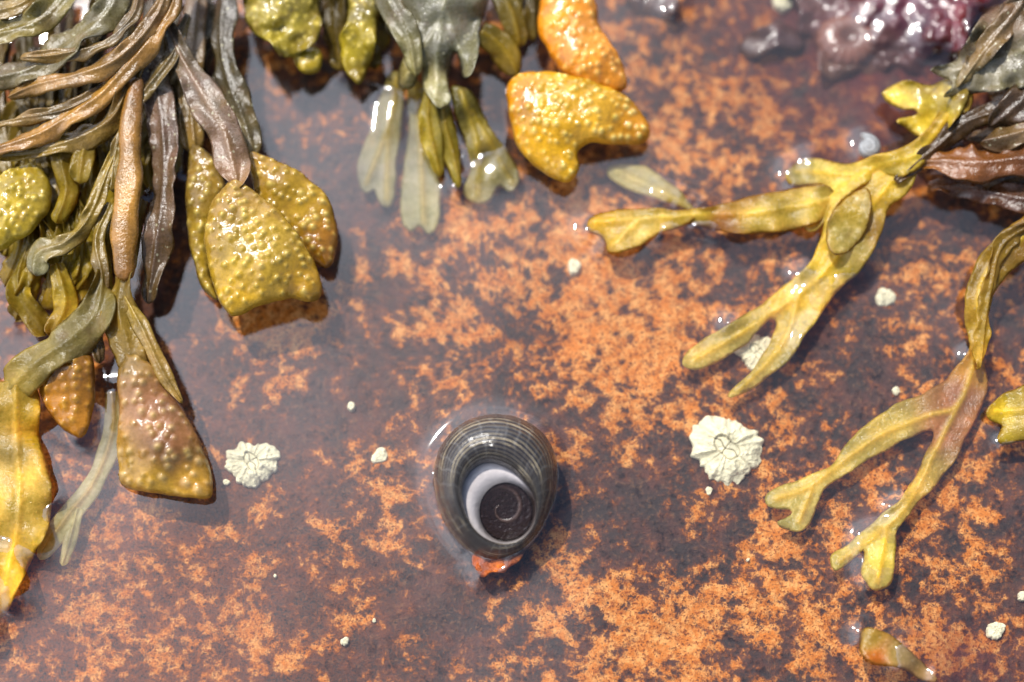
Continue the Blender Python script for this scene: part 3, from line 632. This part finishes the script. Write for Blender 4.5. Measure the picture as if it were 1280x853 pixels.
def anemone(px, py, R, col):
    c = W(px, py, .1); V = []; C = []; n = 72
    prof = cr([(1.0, 0), (1.02, .25), (.95, .5), (.78, .68), (.55, .76), (.36, .74), (.25, .66), (.12, .58), (.02, .55)], 4)
    for r, z in prof:
        for i in range(n):
            a = 2*math.pi*i/n
            k = 1+.03*math.sin(18*a)*(r > .2)+.10*math.sin(24*a)*(r < .5)+.09*math.sin(2*a+1)+.05*math.sin(3*a)
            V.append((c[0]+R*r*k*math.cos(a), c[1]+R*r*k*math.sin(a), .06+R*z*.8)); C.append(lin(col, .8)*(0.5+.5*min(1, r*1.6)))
    F = [(j*n+i, j*n+(i+1) % n, (j+1)*n+(i+1) % n, (j+1)*n+i) for j in range(len(prof)-1) for i in range(n)]
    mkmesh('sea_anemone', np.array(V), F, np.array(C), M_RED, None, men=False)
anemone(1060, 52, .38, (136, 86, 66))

# ================================================================== ROCK
def axis(lo, hi, st, far):
    f = np.arange(lo, hi+1e-6, st)
    k = np.geomspace(st, far, 26)
    return np.r_[(lo-np.cumsum(k))[::-1], f, hi+np.cumsum(k)]
def sheet(name, st, lohi, zf, mat, colf=None, far=60):
    xs = axis(lohi[0], lohi[1], st, far); ys = axis(lohi[2], lohi[3], st, far)
    X, Y = np.meshgrid(xs, ys); Z = zf(X, Y)
    nx, ny = len(xs), len(ys)
    me = bpy.data.meshes.new(name)
    V = np.stack([X.ravel(), Y.ravel(), Z.ravel()], 1)
    i = np.arange(nx-1)[None, :]+np.arange(ny-1)[:, None]*nx; i = i.ravel()
    Fq = np.stack([i, i+1, i+1+nx, i+nx], 1)
    me.vertices.add(len(V)); me.vertices.foreach_set('co', V.ravel())
    me.loops.add(len(Fq)*4); me.loops.foreach_set('vertex_index', Fq.ravel())
    me.polygons.add(len(Fq)); me.polygons.foreach_set('loop_start', np.arange(len(Fq))*4)
    me.update(calc_edges=True); me.validate()
    me.polygons.foreach_set('use_smooth', [True]*len(me.polygons))
    if colf is not None:
        ca = me.color_attributes.new('Reg', 'FLOAT_COLOR', 'POINT')
        ca.data.foreach_set('color', colf(X.ravel(), Y.ravel()).astype(np.float32).ravel())
    me.materials.append(mat)
    ob = bpy.data.objects.new(name, me); S.collection.objects.link(ob); return ob

def regions(x, y):
    def g(px, py, r, a):
        c = W(px, py, 0); return a*np.exp(-((x-c[0])**2+(y-c[1])**2)/(r/100)**2)
    o = 0*x
    for a in [(740, 350, 140, .09), (830, 480, 110, .04), (770, 760, 110, .08), (470, 630, 90, .05), (180, 740, 190, .04), (960, 770, 130, .05), (1060, 600, 110, .03),
              (850, 120, 110, .04), (940, 200, 110, .03), (560, 460, 60, .05), (1150, 360, 110, .02), (1220, 700, 160, .03), (320, 440, 90, .05), (640, 840, 120, .02), (560, 300, 70, .03), (1180, 820, 70, .05),
              (350, 405, 60, .1), (400, 520, 100, -.08), (640, 450, 60, -.04), (810, 650, 75, -.10), (560, 750, 80, -.08), (1050, 470, 70, -.04), (240, 450, 80, -.05), (250, 650, 50, -.03), (420, 250, 60, -.06)]: o = o+g(*a)
    red = g(1100, 20, 190, 1.0)+g(1210, 830, 60, .6)
    fine = g(150, 760, 330, .9)
    return np.stack([np.clip(o+.5, 0, 1), np.clip(red, 0, 1), np.clip(fine, 0, 1), np.ones_like(x)], 1)
def rock_z(X, Y):
    near = np.exp(-(np.maximum(np.abs(X)-9, 0)+np.maximum(np.abs(Y)-7, 0))/6)
    return .05*fnoise(X, Y, .55, 71, 3)+.018*fnoise(X, Y, .1, 72, 3)*near
N = NT('wet_rock')
at = N.n('Attribute'); at.attribute_name = 'Reg'
sp = N.n('SeparateColor'); N.t.links.new(at.outputs['Color'], sp.inputs[0])
reg, red, fine = sp.outputs
n1 = N.noise(1.7, 5, .66, dist=.3); n2 = N.noise(4.4, 5, .68); n3 = N.noise(17, 4, .7)
m = N.math('ADD', N.math('MULTIPLY', n1, .42), N.math('ADD', N.math('MULTIPLY', n2, .50), N.math('MULTIPLY', n3, .26)))
m = N.math('ADD', m, N.math('SUBTRACT', reg, .5))        # mean .59
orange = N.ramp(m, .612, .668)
soft = N.ramp(m, .54, .66)
n4 = N.noise(8, 5, .7)
dark = N.mix(N.ramp(N.noise(2.2, 3, .65), .35, .68), L4((76, 66, 62), .75), L4((112, 76, 66), .76))
dark = N.mix(N.ramp(n4, .48, .68), dark, L4((50, 41, 40), .7))
dark = N.mix(N.math('MULTIPLY', N.ramp(n3, .52, .66), .5), dark, L4((160, 120, 90), .8))
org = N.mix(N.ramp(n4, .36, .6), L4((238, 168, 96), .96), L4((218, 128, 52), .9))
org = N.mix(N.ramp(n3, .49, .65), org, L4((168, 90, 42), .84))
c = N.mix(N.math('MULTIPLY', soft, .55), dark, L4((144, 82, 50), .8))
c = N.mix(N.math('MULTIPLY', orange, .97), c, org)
n5 = N.noise(34, 2, .6)
c = N.mix(N.math('MULTIPLY', N.ramp(n5, .56, .67), .55), c, L4((60, 42, 34), .7))
c = N.mix(N.math('MULTIPLY', fine, N.math('MULTIPLY', .45, N.ramp(n5, .38, .52))), c, L4((160, 88, 52), .85))
c = N.mix(N.math('MULTIPLY', red, N.ramp(n1, .3, .55)), c, L4((104, 50, 50), .8))
p = N.n('BsdfDiffuse'); N.set(p.inputs[0], c)
hb = N.math('ADD', N.math('MULTIPLY', n2, .6), N.math('MULTIPLY', n3, .6))
N.set(p.inputs['Normal'], N.bump(hb, .8, .10))
N.t.links.new(p.outputs[0], N.out.inputs[0])
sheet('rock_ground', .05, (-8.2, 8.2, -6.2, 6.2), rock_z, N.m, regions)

# ================================================================== WATER
kd = kdtree.KDTree(len(MEN))
for i, v in enumerate(MEN): kd.insert((v[0], v[1], 0), i)
kd.balance()
def water_z(X, Y):
    Z = np.full(X.shape, ZW)+.012*fnoise(X, Y, .8, 91, 2)
    near = (np.abs(X) < 7.6) & (np.abs(Y) < 5.8)
    ii = np.argwhere(near)
    for a, b in ii:
        d = kd.find((X[a, b], Y[a, b], 0))[2]
        if d < .6: Z[a, b] += .07*math.exp(-d/.085)
    return Z
N = NT('pool_water')
ge = N.n('NewGeometry'); dt = N.n('VectorMath'); dt.operation = 'DOT_PRODUCT'
N.t.links.new(ge.outputs['Normal'], dt.inputs[0]); N.t.links.new(ge.outputs['Incoming'], dt.inputs[1])
cosv = N.math('ABSOLUTE', dt.outputs['Value'])
F5 = N.math('POWER', N.math('SUBTRACT', 1.0, cosv, True), 4.0)
fac = N.math('ADD', .10, N.math('MULTIPLY', F5, .88), True)
gl = N.n('BsdfGlossy'); gl.inputs['Roughness'].default_value = .05
tp = N.n('BsdfTransparent'); tp.inputs[0].default_value = (.97, .975, .97, 1)
ms = N.n('MixShader'); N.set(ms.inputs[0], fac)
N.t.links.new(tp.outputs[0], ms.inputs[1]); N.t.links.new(gl.outputs[0], ms.inputs[2])
N.t.links.new(ms.outputs[0], N.out.inputs[0])
sheet('tide_pool_water', .045, (-7.6, 7.6, -5.8, 5.8), water_z, N.m)

# ================================================================== LIGHT
SD = Vector((-.27, .42, 1.0)).normalized()
sl = bpy.data.lights.new('sun', 'SUN'); sl.energy = 4.3; sl.angle = math.radians(1.0); sl.color = (1, .96, .9)
so = bpy.data.objects.new('sun', sl); S.collection.objects.link(so)
so.rotation_euler = SD.to_track_quat('Z', 'Y').to_euler(); so.location = SD*50
w = bpy.data.worlds.new('World'); S.world = w; w.use_nodes = True; T = w.node_tree; T.nodes.clear()
sky = T.nodes.new('ShaderNodeTexSky'); sky.sky_type = 'NISHITA'; sky.sun_disc = False
sky.sun_elevation = math.asin(SD.z); sky.sun_rotation = math.atan2(SD.x, SD.y)
bg = T.nodes.new('ShaderNodeBackground'); bg.inputs[1].default_value = .12
tc = T.nodes.new('ShaderNodeTexCoord')
nz = T.nodes.new('ShaderNodeTexNoise'); nz.inputs['Scale'].default_value = 3.2; nz.inputs['Detail'].default_value = 5
T.links.new(tc.outputs['Generated'], nz.inputs['Vector'])
vd = T.nodes.new('ShaderNodeVectorMath'); vd.operation = 'DOT_PRODUCT'; vd.inputs[1].default_value = (-.95, .7, .0)
T.links.new(tc.outputs['Generated'], vd.inputs[0])
def M(op, a, b, cl=False):
    nd = T.nodes.new('ShaderNodeMath'); nd.operation = op; nd.use_clamp = cl
    for k, v in enumerate((a, b)):
        if isinstance(v, bpy.types.NodeSocket): T.links.new(v, nd.inputs[k])
        else: nd.inputs[k].default_value = v
    return nd.outputs[0]
f = M('ADD', M('MULTIPLY', vd.outputs['Value'], 1.25), M('MULTIPLY', M('SUBTRACT', nz.outputs['Fac'], .46), 1.6))
mr = T.nodes.new('ShaderNodeMapRange'); mr.interpolation_type = 'SMOOTHSTEP'
T.links.new(f, mr.inputs[0]); mr.inputs[1].default_value = .0; mr.inputs[2].default_value = .75
mx = T.nodes.new('ShaderNodeMix'); mx.data_type = 'RGBA'
T.links.new(mr.outputs[0], mx.inputs['Factor']); T.links.new(sky.outputs[0], mx.inputs[6]); mx.inputs[7].default_value = (17.5, 18.6, 21.5, 1)
T.links.new(mx.outputs[2], bg.inputs[0])
o = T.nodes.new('ShaderNodeOutputWorld'); T.links.new(bg.outputs[0], o.inputs[0])
w.cycles.sampling_method = 'MANUAL'; w.cycles.sample_map_resolution = 256
